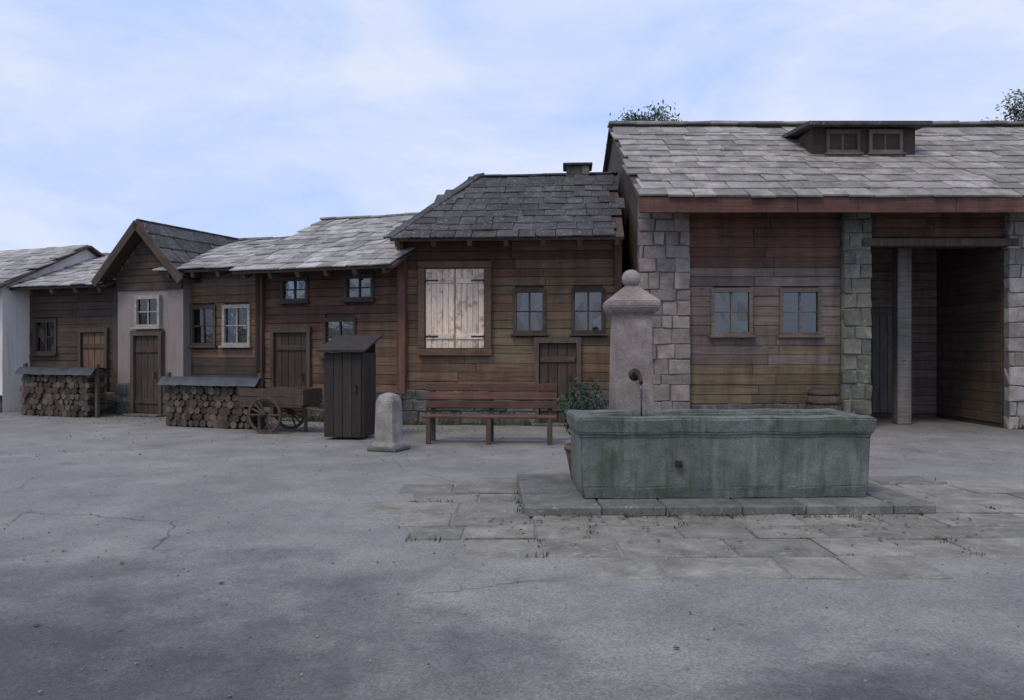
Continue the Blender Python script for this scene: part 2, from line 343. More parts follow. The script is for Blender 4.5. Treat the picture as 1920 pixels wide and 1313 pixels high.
def roof_side(e, w, x0, ye, ze, yr, zr, m, tw, tl, thick=.035, over=.42, name='roof_tile', ragged=.02, hip=0):
    """one pitch from eave (ye, ze) to ridge (yr, zr): courses of overlapping slabs, each an object"""
    ln = math.hypot(yr - ye, zr - ze); ang = math.atan2(zr - ze, abs(yr - ye)); sgn = 1 if yr > ye else -1
    exp = tl * (1 - over); k = max(1, round(ln / exp)); exp = ln / k
    meshes = [box_mesh(tw * f, tl, thick, M[m], .008, 'rt%d' % i, .006) for i, f in enumerate((.82, .94, 1.06, 1.2))]
    ws = [tw * f for f in (.82, .94, 1.06, 1.2)]
    up = Vector((0, sgn * math.cos(ang), math.sin(ang))); nr = Vector((0, -sgn * math.sin(ang), math.cos(ang)))
    base = Vector((0, ye, ze))
    for c in range(k):
        x = x0 - random.uniform(.0, tw * .6)
        while x < x0 + w:
            i = random.randrange(4)
            xc = x + ws[i] / 2
            d = c * exp + tl / 2 - .06 + random.uniform(-ragged, ragged)
            if d + tl / 2 > ln + .02: d = ln + .02 - tl / 2
            if xc + ws[i] / 2 > x0 + w + .12: break
            if xc - ws[i] / 2 < x0 - .1: x += ws[i] * .5; continue
            if hip and xc - x0 < hip * d / ln - .03: x += ws[i] + .008; continue
            slip = random.random() < .03
            p = base + up * (d - (random.uniform(.04, .12) if slip else 0)) + nr * (.085 + random.uniform(0, .016)) + Vector((0, 0, -.035 * math.sin(math.pi * min(1, max(0, (xc - x0) / w))) * d / ln))
            o = link(name, meshes[i], e, (xc, p.y, p.z), (sgn * (ang - .055 - random.uniform(0, .02)), random.uniform(-.03, .03), random.uniform(-.12, .12) if slip else random.uniform(-.03, .03)))
            x += ws[i] + .008
def deck(e, w, x0, ye, ze, yr, zr, m='rafter_timber', t=.06, name='roof_deck', hip=0):
    ln = math.hypot(yr - ye, zr - ze); d = Vector((0, yr - ye, zr - ze)) / ln; nn = Vector((0, -d.z, d.y)) * (1 if yr > ye else -1)
    v = []
    for off in (0, t):
        for (yy, zz) in ((ye, ze), (yr, zr)):
            for xx in (x0 + (hip if yy == yr else 0), x0 + w): v.append((xx, yy + nn.y * off, zz + nn.z * off))
    return poly(name, e, v, [(0, 1, 3, 2), (4, 6, 7, 5), (0, 4, 5, 1), (2, 3, 7, 6), (0, 2, 6, 4), (1, 5, 7, 3)], m)

def core(e, w, d, zt, holes=(), m='dark_timber', zr=None, recess=None):
    """solid walls behind the boards: box shell with gables (ridge along x)"""
    zr = zr or zt
    v = [(0, .06, 0), (w, .06, 0), (w, d, 0), (0, d, 0), (0, .06, zt), (w, .06, zt), (w, d, zt), (0, d, zt), (0, d / 2, zr), (w, d / 2, zr)]
    f = [(2, 3, 7, 6), (3, 0, 4, 8, 7), (1, 2, 6, 9, 5)]
    if not recess: f.append((0, 1, 5, 4))
    return poly('wall', e, v, f, m)

def ridge_house(loc, rz, w, d, he, zr, label, wallmats, roofm, base=.5, openings=(), over=.55, tw=.42, tl=.62, group=None, side=.18, rubble='rubble', board_h=.19, thick=.035, name='timber_house', corner=True, tname='roof_tile', hip=0):
    e = thing(name, label, 'house', loc, rz, group)
    if hip: poly('wall', e, [(0, .06, 0), (w, .06, 0), (w, d, 0), (0, d, 0), (0, .06, he), (w, .06, he), (w, d, he), (0, d, he), (w, d / 2, zr)], [(0, 1, 5, 4), (2, 3, 7, 6), (3, 0, 4, 7), (1, 2, 6, 8, 5)], 'dark_timber')
    else: core(e, w, d, he, zr=zr)
    ops = [(a, b, c, q) for a, b, c, q, k in openings]
    if base > 0: masonry(e, 0, w, .06, 0, base, rubble, ops)
    boards(e, w, base, he - .02, .06, wallmats, ops, board_h)
    slope = (zr - he) / (d / 2); ze = he - over * slope
    deck(e, w + 2 * side, -side, -over, ze, d / 2, zr + .02, hip=hip); deck(e, w + 2 * side, -side, d + over, ze, d / 2, zr + .02, hip=hip)
    roof_side(e, w + 2 * side, -side, -over, ze, d / 2, zr + .02, roofm, tw, tl, thick, name=tname, hip=hip)
    if hip:
        poly('hip_slope', e, [(-side, -over, ze + .06), (-side, d + over, ze + .06), (-side + hip, d / 2, zr + .08)], [(0, 2, 1)], roofm)
        a_, b_ = Vector((-side - .03, -over - .02, ze + .1)), Vector((-side + hip, d / 2, zr + .14)); q_ = (b_ - a_).to_track_quat('X', 'Z').to_euler(); n_ = int((b_ - a_).length / .5)
        for k in range(n_): link('hip_cap', box_mesh((b_ - a_).length / n_ + .04, .26, .045, M[roofm], .01, 'hc', .006), e, a_.lerp(b_, (k + .5) / n_) + Vector((0, 0, -.01)), q_)
    r = int(w / .75)
    sl = math.atan(slope); L_ = (over + .2) / math.cos(sl)
    rm = box_mesh(.1, round(L_, 2), .13, M['rafter_timber'], .008)
    for k in range(r + 1):
        x = .08 + (w - .16) * k / r
        yc = -over + .03 + (over + .2) / 2
        link('rafter', rm, e, (x, yc, he + slope * yc - .072), (sl, 0, 0))
    # ridge capping stones
    x = -side + hip
    while x < w + side - .1:
        l = min(random.uniform(.45, .6), w + side - x)
        link('ridge_cap', box_mesh(round(l + .05, 1), .3, .05, M[roofm], .012, 'rc', .006), e, (x + l / 2, d / 2, zr + .1 - .035 * math.sin(math.pi * min(1, max(0, x / w))) + random.uniform(0, .012)), (random.uniform(-.04, .04), random.uniform(-.02, .02), 0)); x += l
    if corner:
        for xx in (.02, w - .02):
            me = box_mesh(he - base - .05, .14, .16, M['red_timber'] if 'red' in str(wallmats) else M['dark_timber'], .01); link('corner_post', me, e, (xx, -.02, (he + base) / 2 - .02), (0, R(90), 0))
    for a, b, c, q, k in openings:
        if k == 'win': window(e, a, b, c, q, .05, curtain=True)
        elif k == 'wind': window(e, a, b, c, q, .05, 'dark_timber', curtain=random.random() < .5)
        elif k.startswith('door'): door(e, a, b, q, .02, k[5:] or 'dark_timber')
    return e

# ------------------------------------------------------------------ setting: ground
bm = bmesh.new()
nx, ny = 90, 70
xs = [-60 + 120 * i / nx for i in range(nx + 1)]; ys = [-6 + 76 * j / ny for j in range(ny + 1)]
def gz(x, y): return 0.0
xs = [-2500, -400] + xs + [400, 2500]; ys = [-300] + ys + [400, 3500]
gv = [[bm.verts.new((x, y, 0)) for x in xs] for y in ys]
for j in range(len(ys) - 1):
    for i in range(len(xs) - 1): bm.faces.new((gv[j][i], gv[j][i + 1], gv[j + 1][i + 1], gv[j + 1][i]))
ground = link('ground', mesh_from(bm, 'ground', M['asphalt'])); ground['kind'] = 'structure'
# loose gravel: nobody could count it
bm = bmesh.new()
for _ in range(3600):
    if random.random() < .5:
        y = random.uniform(2.2, 16); x = random.uniform(-.75, .75) * y
    else:
        t = random.random(); x = -12 + 11.3 * t + random.gauss(0, .5); y = 20.4 - 4.3 * t - abs(random.gauss(0, .6))
    if .3 < x < 4 and 7.8 < y < 9.9: continue
    r = random.choice((.002, .003, .003, .004, .006)) * random.uniform(.7, 1.3) * (1.0 if y < 12 else 1.8)
    vs = bmesh.ops.create_cube(bm, size=1)['verts']
    for v in vs: v.co += Vector([random.uniform(-.25, .25) for _ in range(3)])
    bmesh.ops.transform(bm, matrix=Matrix.Translation((x, y, r * .5 + .003)) @ Matrix.Rotation(random.uniform(0, 6.3), 4, 'Z') @ Matrix.Diagonal((r * 2, r * 1.5, r * 1.2, 1)), verts=vs)
gr = link('gravel', mesh_from(bm, 'gravel', M['gravel'])); gr['kind'] = 'stuff'; gr['label'] = 'loose grit and small gravel scattered over the paved square'; gr['category'] = 'gravel'

# ------------------------------------------------------------------ the row of low timber houses on the left
U = Vector((.935, -.355, 0)); P0 = Vector((-12.0, 21.0, 0)); RZ = math.atan2(U.y, U.x); BACK = Vector((.355, .935, 0))
def row(s, back=0): return tuple(P0 + U * s + BACK * back)

# white plastered house at the left edge
e = thing('plaster_house', 'white plastered house wall cut off by the left edge, under a dark roof', 'house', row(-7.3, -.6), RZ)
poly('wall', e, [(0, 0, 0), (6.1, 0, 0), (6.1, 5, 0), (0, 5, 0), (0, 0, 3.25), (6.1, 0, 3.25), (6.1, 5, 3.25), (0, 5, 3.25), (0, 2.5, 4.5), (6.1, 2.5, 4.5)],
     [(0, 1, 5, 4), (2, 3, 7, 6), (3, 0, 4, 8, 7), (1, 2, 6, 9, 5)], 'white')
e.location = row(-6.95, -.75)
masonry(e, 0, 6.1, -.002, 0, .45, 'rubble', depth=.07)
deck(e, 6.5, -.2, -.45, 3.03, 2.5, 4.52); deck(e, 6.5, -.2, 5.45, 3.03, 2.5, 4.52)
roof_side(e, 6.5, -.2, -.45, 3.03, 2.5, 4.52, 'shingle', .42, .6)
window(e, 4.0, 4.9, 1.2, 2.3, -.02, 'dark_timber', curtain=True); bx('dark_backing', e, 3.98, 4.92, -.012, -.003, 1.18, 2.32, 'black_timber', 0)  # flat black sheet behind the glass paints in the dark of the room

ridge_house(row(-1.1), RZ, 3.35, 5, 3.35, 4.3, 'low dark timber house next to the white plastered wall', [(0, 'dark_timber'), (1.7, 'dark_timber')], 'shingle', .55,
            [(.5, 1.2, 1.55, 2.35, 'wind'), (2.15, 2.95, .06, 2.05, 'door:brown_timber')])

# narrow gabled store house
W2 = 2.05
e = thing('gabled_house', 'narrow gable-fronted house with greyed pink plaster under a steep dark peak', 'house', row(2.5, -.25), RZ)
poly('wall', e, [(0, 0, 0), (W2, 0, 0), (W2, 5, 0), (0, 5, 0), (0, 0, 3.5), (W2, 0, 3.5), (W2, 5, 3.5), (0, 5, 3.5), (W2 / 2, 0, 4.55), (W2 / 2, 5, 4.55)],
     [(0, 1, 5, 8, 4), (2, 3, 7, 9, 6), (3, 0, 4, 7), (1, 2, 6, 5)], 'pink')
masonry(e, 0, W2, -.002, 0, .8, 'rubble', [(.55, 1.45, 0, 2.1)], depth=.08)
def gab(z):
    if z <= 3.5: return (0, W2)
    k = (z - 3.5) / 1.05; return (W2 / 2 * k, W2 - W2 / 2 * k)
boards(e, W2, 3.05, 4.45, -.002, [(0, 'dark_timber')], [], .17, gab)
window(e, .68, 1.36, 2.2, 2.85, -.02, 'frame'); bx('dark_backing', e, .67, 1.37, -.012, -.003, 2.19, 2.86, 'black_timber', 0); door(e, .62, 1.4, 1.95, -.03, 'dark_timber')  # black sheet behind the gable pane, room darkness given as colour
for s in (0, 1):
    # pitches of the gable roof: deck slab, tiles, barge board
    xa, xb = (-.3, W2 / 2) if s == 0 else (W2 + .3, W2 / 2); za = 3.5 - .3 * 1.05 / (W2 / 2)
    poly('roof_deck', e, [(xa, -.4, za), (xb, -.4, 4.57), (xb, 5.3, 4.57), (xa, 5.3, za), (xa, -.4, za + .08), (xb, -.4, 4.65), (xb, 5.3, 4.65), (xa, 5.3, za + .08)],
         [(0, 3, 2, 1), (4, 5, 6, 7), (0, 1, 5, 4), (3, 7, 6, 2), (0, 4, 7, 3), (1, 2, 6, 5)], 'dark_timber')
    an = math.atan2(4.57 - za, xb - xa); ln = math.hypot(4.57 - za, xb - xa)
    for c in range(4):
        y = -.42
        while y < 5.2:
            tw_ = random.uniform(.36, .5)
            q = (c + .55) * ln / 4; px = xa + math.cos(an) * q; pz = za + math.sin(an) * q
            link('roof_tile', box_mesh(round(tw_, 1), .52, .03, M['slate'], .008, 'gt', .006), e, (px, y + tw_ / 2, pz + .125), (0, -(an if s == 0 else an - math.pi) + (.05 if s == 0 else -.05), 0)).rotation_euler.rotate_axis('Z', R(90)); y += tw_ + .01
    bl = box_mesh(ln + .06, .045, .2, M['dark_timber'], .008)
    link('barge_board', bl, e, ((xa + xb) / 2, -.43, (za + 4.57) / 2 + .03), (0, -an if s == 0 else math.pi - an, 0))

ridge_house(row(4.25), RZ, 2.35, 5, 3.6, 4.5, 'brown timber house standing between the narrow gabled house and the barn', [(0, 'dark_timber'), (1.3, 'brown_timber'), (3.0, 'taupe_timber')], 'shingle', .6,
            [(.35, 1.0, 1.75, 2.6, 'wind'), (1.3, 2.0, 1.75, 2.6, 'win')])
ridge_house(row(6.6), RZ, 3.75, 5.5, 3.65, 4.95, 'red-brown timber barn with a dark plank door and deep eaves', [(0, 'brown_timber'), (2.35, 'red_timber')], 'shingle', .65,
            [(.4, 1.3, .06, 2.0, 'door:dark_timber'), (1.75, 2.5, 1.5, 2.25, 'wind'), (.6, 1.25, 2.75, 3.2, 'wind'), (2.3, 2.95, 2.75, 3.2, 'wind')], over=.75, name='timber_barn')

# larger house with the cream panel
RZ5 = R(-4); O5 = Vector((-2.42, 17.36, 0)); u5 = Vector((math.cos(RZ5), math.sin(RZ5), 0)); b5 = Vector((-u5.y, u5.x, 0))
e = ridge_house(O5, RZ5, 4.7, 4.4, 4.3, 5.72, 'taller brown timber house with large cream plank shutters and dark slate roof', [(0, 'brown_timber'), (1.4, 'honey_timber'), (2.1, 'brown_timber'), (3.5, 'red_timber')], 'slate', .75,
                [(.55, 1.85, 1.62, 3.36, 'panel'), (2.5, 3.1, 2.0, 2.85, 'wind'), (3.75, 4.35, 2.0, 2.85, 'wind'), (3.0, 3.8, .06, 1.75, 'door:dark_timber')], over=.7, side=.06, hip=1.55)
for sx in (0, 1):
    xa = .55 + .65 * sx
    lf = bx('shutter', e, xa + .006, xa + .644, -.005, .02, 1.63, 3.35, 'cream', .004); lf['label'] = 'cream painted plank shutter'
    for k in range(5): link('plank', box_mesh(1.70, .028, .118, M['cream'], .006), lf, (-.248 + .124 * k, -.03 + random.uniform(-.003, .003), 0), (0, R(90), 0))
    for zz in (-.6, .6): bx('ledge', lf, -.29, .29, -.072, -.046, zz - .06, zz + .06, 'cream', .006)
    for zz in (-.6, .6): bx('strap_hinge', lf, *((-.315, -.03) if sx == 0 else (.03, .315)), -.08, -.073, zz - .018, zz + .018, 'iron', .002)
for a, b, c, d_ in ((.40, 2.0, 3.36, 3.5), (.40, 2.0, 1.48, 1.62), (.41, .55, 1.622, 3.358), (1.85, 1.99, 1.622, 3.358)): bx('beam', e, a, b, -.1, .06, c, d_, 'brown_timber', .01)
cpos = O5 + u5 * 3.85 + b5 * 2.3
ch = thing('chimney', 'low dark rubble chimney on the slate ridge of the taller brown house', 'chimney', cpos, RZ5)
bx('stack', ch, -.27, .27, -.27, .27, 5.2, 5.98, 'rubble', .01)
masonry(ch, -.28, .28, -.27, 5.3, 5.98, 'rubble', rh=.2, depth=.06)
bx('cap', ch, -.35, .35, -.38, .35, 5.98, 6.04, 'slate', .015)

# ------------------------------------------------------------------ large house on the right
RZ6 = 0.0; O6 = Vector((2.56, 16.4, 0)); u6 = Vector((math.cos(RZ6), math.sin(RZ6), 0)); b6 = Vector((-u6.y, u6.x, 0))
W6, D6, HE6, ZR6, OV6 = 12.0, 8.0, 4.95, 7.2, .8
e = thing('slab_roofed_house', 'large timber house with pale stone slab roof and a tall dark opening', 'house', O6, RZ6)
# walls: solid left block, recess behind the opening
A6, B6, C6 = 4.15, 4.72, 7.5; REC = 2.6
def shell(name, x0, x1, y0, y1, z0, z1, m): return bx(name, e, x0, x1, y0, y1, z0, z1, m, 0)
shell('wall', .02, B6, .07, D6, 0, HE6, 'dark_timber'); shell('wall', C6, W6 - .02, .07, D6, 0, HE6, 'dark_timber')
shell('back_wall', B6, C6, REC + .04, REC + .2, 0, HE6, 'dark_timber'); shell('lintel_wall', B6, C6, .07, .3, 3.86, HE6, 'dark_timber')
shell('loft_floor', B6, C6, .3, REC + .04, 4.02, 4.15, 'dark_timber')
poly('gable', e, [(.02, .07, HE6), (.02, D6, HE6), (.02, D6 / 2, ZR6 - .02)], [(0, 2, 1)], 'dark_timber'); poly('gable', e, [(W6, .07, HE6), (W6, D6, HE6), (W6, D6 / 2, ZR6 - .02)], [(0, 1, 2)], 'dark_timber')
ops = [(B6, C6, 0, 3.86), (0, 1.05, 0, 5), (A6, B6, 0, 5), (C6, C6 + .58, 0, 5), (1.55, 2.3, 1.95, 2.8), (2.95, 3.7, 1.95, 2.8)]
masonry(e, 0, 1.05, .06, 0, 4.85, 'pier_stone', rh=.29, name='quoin_stone', depth=.2)
masonry(e, A6, B6, .06, 0, 4.85, 'green_stone', rh=.3, name='pier_stone', depth=.2)
masonry(e, C6, C6 + .58, .06, 0, 4.85, 'slab', rh=.3, name='pier_stone', depth=.2)
masonry(e, 1.05, A6, .06, 0, .5, 'rubble', rh=.25); masonry(e, C6 + .58, W6, .06, 0, .5, 'rubble', rh=.25)
boards(e, W6, .5, HE6 - .05, .06, [(0, 'honey_timber'), (1.62, 'taupe_timber'), (3.0, 'red_timber')], ops, .2)  # top band: shade under the eaves put into darker red-brown boards
window(e, 1.55, 2.3, 1.95, 2.8, .05, 'taupe_timber', curtain=True); window(e, 2.95, 3.7, 1.95, 2.8, .05, 'taupe_timber')
bx('lintel', e, B6 - .2, C6 + .2, -.17, .06, 3.7, 3.86, 'post_timber', .015)
# inside the opening: boarded back wall, grey plank door, post, tie beam
z = 0.1
while z < 3.95:
    for p_, q_ in spans(B6 + .02, C6 - .02, [(5.95, 6.85)] if z < 2.3 else []):
        if q_ - p_ > .1: bx('back_board', e, p_, q_, REC, REC + .035, z, z + .2, 'taupe_timber', .006)
    z += .21
for k in range(5): link('back_door_plank', box_mesh(2.3, .04, .17, M['grey_timber'], .006), e, (6.04 + .18 * k, REC + .01, 1.27), (0, R(90), 0))
for xx, sg in ((B6, 1), (C6, -1)):
    z = .1
    while z < 3.95:
        xo = xx + sg * .02; bx('side_board', e, min(xx, xo) + .001, max(xx, xo) + .001, .1, REC, z, z + .2, 'dark_timber', 0); z += .21
bx('post', e, 5.72, 6.02, .85, 1.12, 0, 3.8, 'grey_timber', .012); bx('tie_beam', e, B6 + .02, C6 - .02, .88, 1.12, 3.8, 4.01, 'dark_timber', .012)
slope6 = (ZR6 - HE6) / (D6 / 2); ze6 = HE6 - OV6 * slope6
deck(e, W6 + .3, -.1, -OV6, ze6, D6 / 2, ZR6); deck(e, W6 + .3, -.1, D6 + OV6, ze6, D6 / 2, ZR6)
roof_side(e, W6 + .3, -.1, -OV6, ze6, D6 / 2, ZR6, 'slab', .52, .78, .05, over=.4, name='roof_slab', ragged=.03)
x = -.1
while x < W6 + .1:
    l = random.uniform(.5, .72); link('ridge_slab', box_mesh(round(l + .04, 1), .42, .07, M['slab'], .015, 'rs', .008), e, (x + l / 2, D6 / 2, ZR6 + .12), (random.uniform(-.04, .04), random.uniform(-.02, .02), 0)); x += l
sl6 = math.atan(slope6); rm = box_mesh(.12, round((OV6 + .2) / math.cos(sl6), 2), .16, M['rafter_timber'], .01)
for k in range(17):
    x = .1 + (W6 - .2) * k / 16; yc = -OV6 + .05 + (OV6 + .2) / 2; link('rafter', rm, e, (x, yc, HE6 + slope6 * yc - .09), (sl6, 0, 0))
for k in range(4):
    bx('fascia_board', e, -.1 + 3.07 * k + .004, -.1 + 3.07 * (k + 1) - .004, -OV6 - .05, -OV6 - .005, ze6 - .24, ze6 + .07, 'red_timber', .008)
# dormer on the roof
dm = []
def pt6(x, y, z): return tuple(O6 + u6 * x + b6 * y + Vector((0, 0, z)))
dx0, dx1 = 4.15, 6.45; dy = 1.55; dzb = HE6 + slope6 * dy; dzt = dzb + .74
bx('dormer_wall', e, dx0, dx1, dy, dy + 1.9, dzb - .3, dzt, 'dark_timber', .01)
dw = e
window(e, dx0 + .35, dx0 + 1.0, dzb + .22, dzb + .62, dy + .03, 'taupe_timber', 1, 0); window(e, dx1 - 1.0, dx1 - .35, dzb + .22, dzb + .62, dy + .03, 'taupe_timber', 1, 0)
poly('dormer_roof', e, [(dx0 - .2, dy - .35, dzt - .02), (dx1 + .2, dy - .35, dzt - .02), (dx1 + .2, dy + 2.2, dzt + .2), (dx0 - .2, dy + 2.2, dzt + .2), (dx0 - .2, dy - .35, dzt + .06), (dx1 + .2, dy - .35, dzt + .06), (dx1 + .2, dy + 2.2, dzt + .28), (dx0 - .2, dy + 2.2, dzt + .28)],
     [(0, 3, 2, 1), (4, 5, 6, 7), (0, 1, 5, 4), (3, 7, 6, 2), (0, 4, 7, 3), (1, 2, 6, 5)], 'slate')
# ------------------------------------------------------------------ fountain in front of the large house
F = thing('village_fountain', 'long grey-green stone trough fountain with a pale square column behind it', 'fountain', (.66, 8.0, 0), R(2))
TX, TY, TH = 3.0, 1.05, .93
# stepped plinth, individual slabs
x = -.55
while x < TX + .3:
    l = min(random.choice((.62, .74, .86)), TX + .45 - x)
    for y0, y1 in ((-.34, .36), (.37, 1.1), (1.11, 1.75)): bx('plinth_slab', F, x + .005, x + l - .005, y0 + .004, y1 - .004, .004, .1 + random.uniform(0, .008), 'plinth', .014)
    x += l
def trough():
    bm = bmesh.new()
    def ring(x0, x1, y0, y1, z, n=1): return [bm.verts.new(p) for p in ((x0, y0, z), (x1, y0, z), (x1, y1, z), (x0, y1, z))]
    z0 = .1
    prof = [ring(.06, TX - .06, .06, TY - .06, z0), ring(.04, TX - .04, .04, TY - .04, z0 + .12), ring(.03, TX - .03, .03, TY - .03, TH - .2), ring(0, TX, 0, TY, TH - .16), ring(-.02, TX + .02, -.02, TY + .02, TH - .02), ring(0, TX, 0, TY, TH),
            ring(.15, TX - .15, .15, TY - .15, TH), ring(.17, TX - .17, .17, TY - .17, TH - .03), ring(.2, TX - .2, .2, TY - .2, .3)]
    for a, b in zip(prof, prof[1:]):
        for i in range(4): bm.faces.new((a[i], a[(i + 1) % 4], b[(i + 1) % 4], b[i]))
    bm.faces.new(prof[-1]); bm.faces.new(prof[0][::-1])
    bmesh.ops.recalc_face_normals(bm, faces=bm.faces[:])
    bmesh.ops.bevel(bm, geom=[e_ for e_ in bm.edges if e_.calc_length() < .9 or abs(e_.verts[0].co.z - e_.verts[1].co.z) < .01], offset=.012, segments=2, affect='EDGES', clamp_overlap=True)
    bmesh.ops.subdivide_edges(bm, edges=[e_ for e_ in bm.edges if e_.calc_length() > .6], cuts=14, use_grid_fill=True)
    for v in bm.verts:
        k = math.sin(v.co.x * 5.1) * math.cos(v.co.x * 12.7 + v.co.z * 4); v.co.y += .006 * k; v.co.z += .005 * math.sin(v.co.x * 7.7 + v.co.y * 3)
        v.co += Vector([random.uniform(-.003, .003) for _ in range(3)])
    return mesh_from(bm, 'trough', M['trough'])
tr = link('trough', trough(), F)
poly('water', F, [(.16, .16, TH - .09), (TX - .16, .16, TH - .09), (TX - .16, TY - .16, TH - .09), (.16, TY - .16, TH - .09)], [(0, 1, 2, 3)], 'water')
bx('trough_band', tr, .98, 1.04, -.028, TY + .028, TH - .5, TH - .44, 'iron', .004)
def sqcol(prof, m, name, parent, loc):
    bm = bmesh.new(); rings = []
    for r, z in prof: rings.append([bm.verts.new((sx * r, sy * r, z)) for sx, sy in ((-1, -1), (1, -1), (1, 1), (-1, 1))])
    for a, b in zip(rings, rings[1:]):
        for i in range(4): bm.faces.new((a[i], a[(i + 1) % 4], b[(i + 1) % 4], b[i]))
    bm.faces.new(rings[0][::-1]); bm.faces.new(rings[-1])
    bmesh.ops.bevel(bm, geom=bm.edges[:], offset=.012, segments=2, affect='EDGES', clamp_overlap=True)
    return link(name, mesh_from(bm, name, M[m]), parent, loc)
CX, CY = .78, TY + .32
c = sqcol([(.3, .1), (.3, .34), (.25, .4), (.235, .45), (.205, 1.98), (.205, 2.0), (.26, 2.04), (.29, 2.1), (.29, 2.16), (.22, 2.22), (.05, 2.36)], 'column', 'column', F, (CX, CY, 0))
bm = bmesh.new(); bmesh.ops.create_uvsphere(bm, u_segments=16, v_segments=10, radius=.11); link('ball_finial', mesh_from(bm, 'ball', M['column'], True), c, (0, 0, 2.43))
sp = link('spout', tube_mesh([(0, -.2, 1.32), (0, -.36, 1.34), (0, -.5, 1.33), (0, -.58, 1.28), (0, -.6, 1.23)], [.026, .024, .022, .02, .02], M['iron'], 10), c)
lathe('spout_plate', c, [(.07, 0), (.07, .015), (.04, .025)], 'iron', (0, -.212, 1.32), 14, rot=(R(90), 0, 0))
link('water_jet', tube_mesh([(0, -.6, 1.24), (0, -.615, 1.1), (0, -.62, .98), (0, -.622, TH - .09)], [.012, .01, .009, .012], M['water'], 8), c)
# stone paving apron round the fountain
AP = thing('paving_apron', 'apron of pale flat paving stones laid round the fountain', 'paving', (0, 0, 0)); AP['kind'] = 'structure'; del AP['label']; del AP['category']
y = 5.6
while y < 10.6:
    h = random.choice((.42, .5, .58)); x = -1.7 - random.uniform(0, .4)
    while x < 6.2:
        l = random.choice((.5, .62, .75, .9)); xc, yc = x + l / 2, y + h / 2
        inside = .2 < xc < 4.0 and 7.75 < yc < 9.7
        edge = ((xc - 2.2) / 3.7) ** 2 + ((yc - 8.2) / 2.5) ** 2
        if not inside and edge < 1.0 + random.uniform(-.1, .06):
            me = box_mesh(round(l - .02, 2), round(h - .02, 2), .03, M['paver'], .01, random.randint(0, 2), .007); link('paving_stone', me, AP, (xc, yc, -.004 + random.uniform(-.004, .012)), (random.uniform(-.009, .009), random.uniform(-.009, .009), random.uniform(-.02, .02)))
        x += l
    y += h

# dark clipped shrub in a clay pot at the left end of the trough
def leafball(rx, rz, cz, n, m, size, name, parent, seedv):
    rnd = random.Random(seedv); bm = bmesh.new()
    for _ in range(n):
        d = Vector((rnd.gauss(0, 1), rnd.gauss(0, 1), rnd.gauss(0, 1))).normalized(); r = rnd.random() ** .4 * (1 + .15 * math.sin(d.x * 7 + d.z * 5))
        p = Vector((d.x * rx * r, d.y * rx * r, cz + d.z * rz * r)); s = size * rnd.uniform(.6, 1.3)
        a = Vector((rnd.gauss(0, 1), rnd.gauss(0, 1), rnd.gauss(0, 1))).normalized(); b = a.orthogonal().normalized()
        bm.faces.new([bm.verts.new(q) for q in (p - a * s, p + b * s * .35, p + a * s, p - b * s * .35)])
    return link(name, mesh_from(bm, name, M[m]), parent)
sh = thing('potted_shrub', 'dark green potted shrub standing by the left end of the stone trough', 'potted plant', (.9 - .08, 9.55, 0))
sh.location = (.82, 9.35, .1)
lathe('pot', sh, [(.13, 0), (.19, .3), (.2, .34), (.215, .34), (.215, .4), (.18, .4), (.17, .36)], 'clay', seg=22)
link('stem', tube_mesh([(0, 0, .3), (.01, 0, .5), (0, .01, .62)], [.02, .018, .01], M['bark'], 6), sh)
leafball(.27, .4, .78, 1500, 'needle', .035, 'foliage', sh, 3)

# ------------------------------------------------------------------ things standing along the houses
def firewood(loc, rz, w, rows, label, seedv, cover=True):
    rnd = random.Random(seedv); f = thing('firewood_stack', label, 'firewood', loc, rz, 'firewood stacks along the houses')
    ms = []
    for k in range(5):
        r = .065 + .008 * k; bm = bmesh.new(); seg = 8
        rg = []
        for y in (0, .5): rg.append([bm.verts.new((r * math.cos(6.283 * i / seg) * rnd.uniform(.85, 1.1), y, r * math.sin(6.283 * i / seg) * rnd.uniform(.85, 1.1))) for i in range(seg)])
        for i in range(seg): bm.faces.new((rg[0][i], rg[1][i], rg[1][(i + 1) % seg], rg[0][(i + 1) % seg]))
        f1 = bm.faces.new(rg[0]); f2 = bm.faces.new(rg[1][::-1]); f1.material_index = 1; f2.material_index = 1
        me = mesh_from(bm, 'log', M['bark']); me.materials.append(M['log_end']); ms.append(me)
    for r_ in range(rows):
        x = .08 + (.08 if r_ % 2 else 0)
        while x < w - .06:
            link('log', rnd.choice(ms), f, (x, rnd.uniform(-.04, .03), .085 + r_ * .135), (0, rnd.uniform(0, 6), rnd.uniform(-.04, .04))); x += .155
    for xx in (-.03, w + .03): bx('stake', f, xx - .04, xx + .04, .1, .18, 0, rows * .14 + .15, 'post_timber', .008)
    if cover:
        zt = rows * .135 + .06
        bm = bmesh.new(); n_ = 16; g = [[bm.verts.new((-.1 + (w + .2) * i / n_, -.12 + .75 * j / 5, zt + .02 * rnd.random() - (.14 if j == 0 else 0) + .03 * math.sin(j * .9))) for i in range(n_ + 1)] for j in range(6)]
        for j in range(5):
            for i in range(n_): bm.faces.new((g[j][i], g[j][i + 1], g[j + 1][i + 1], g[j + 1][i]))
        link('cover_sheet', mesh_from(bm, 'cover', M['sheet'], True), f)
    return f
firewood(row(.4, -1.2), RZ, 2.3, 8, 'firewood stack under a dark sheet, farthest left, before the low dark house', 1)
firewood((-7.3, 16.9, 0), RZ, 2.3, 7, 'firewood stack under a dark sheet, between the gabled house and the barn', 2)
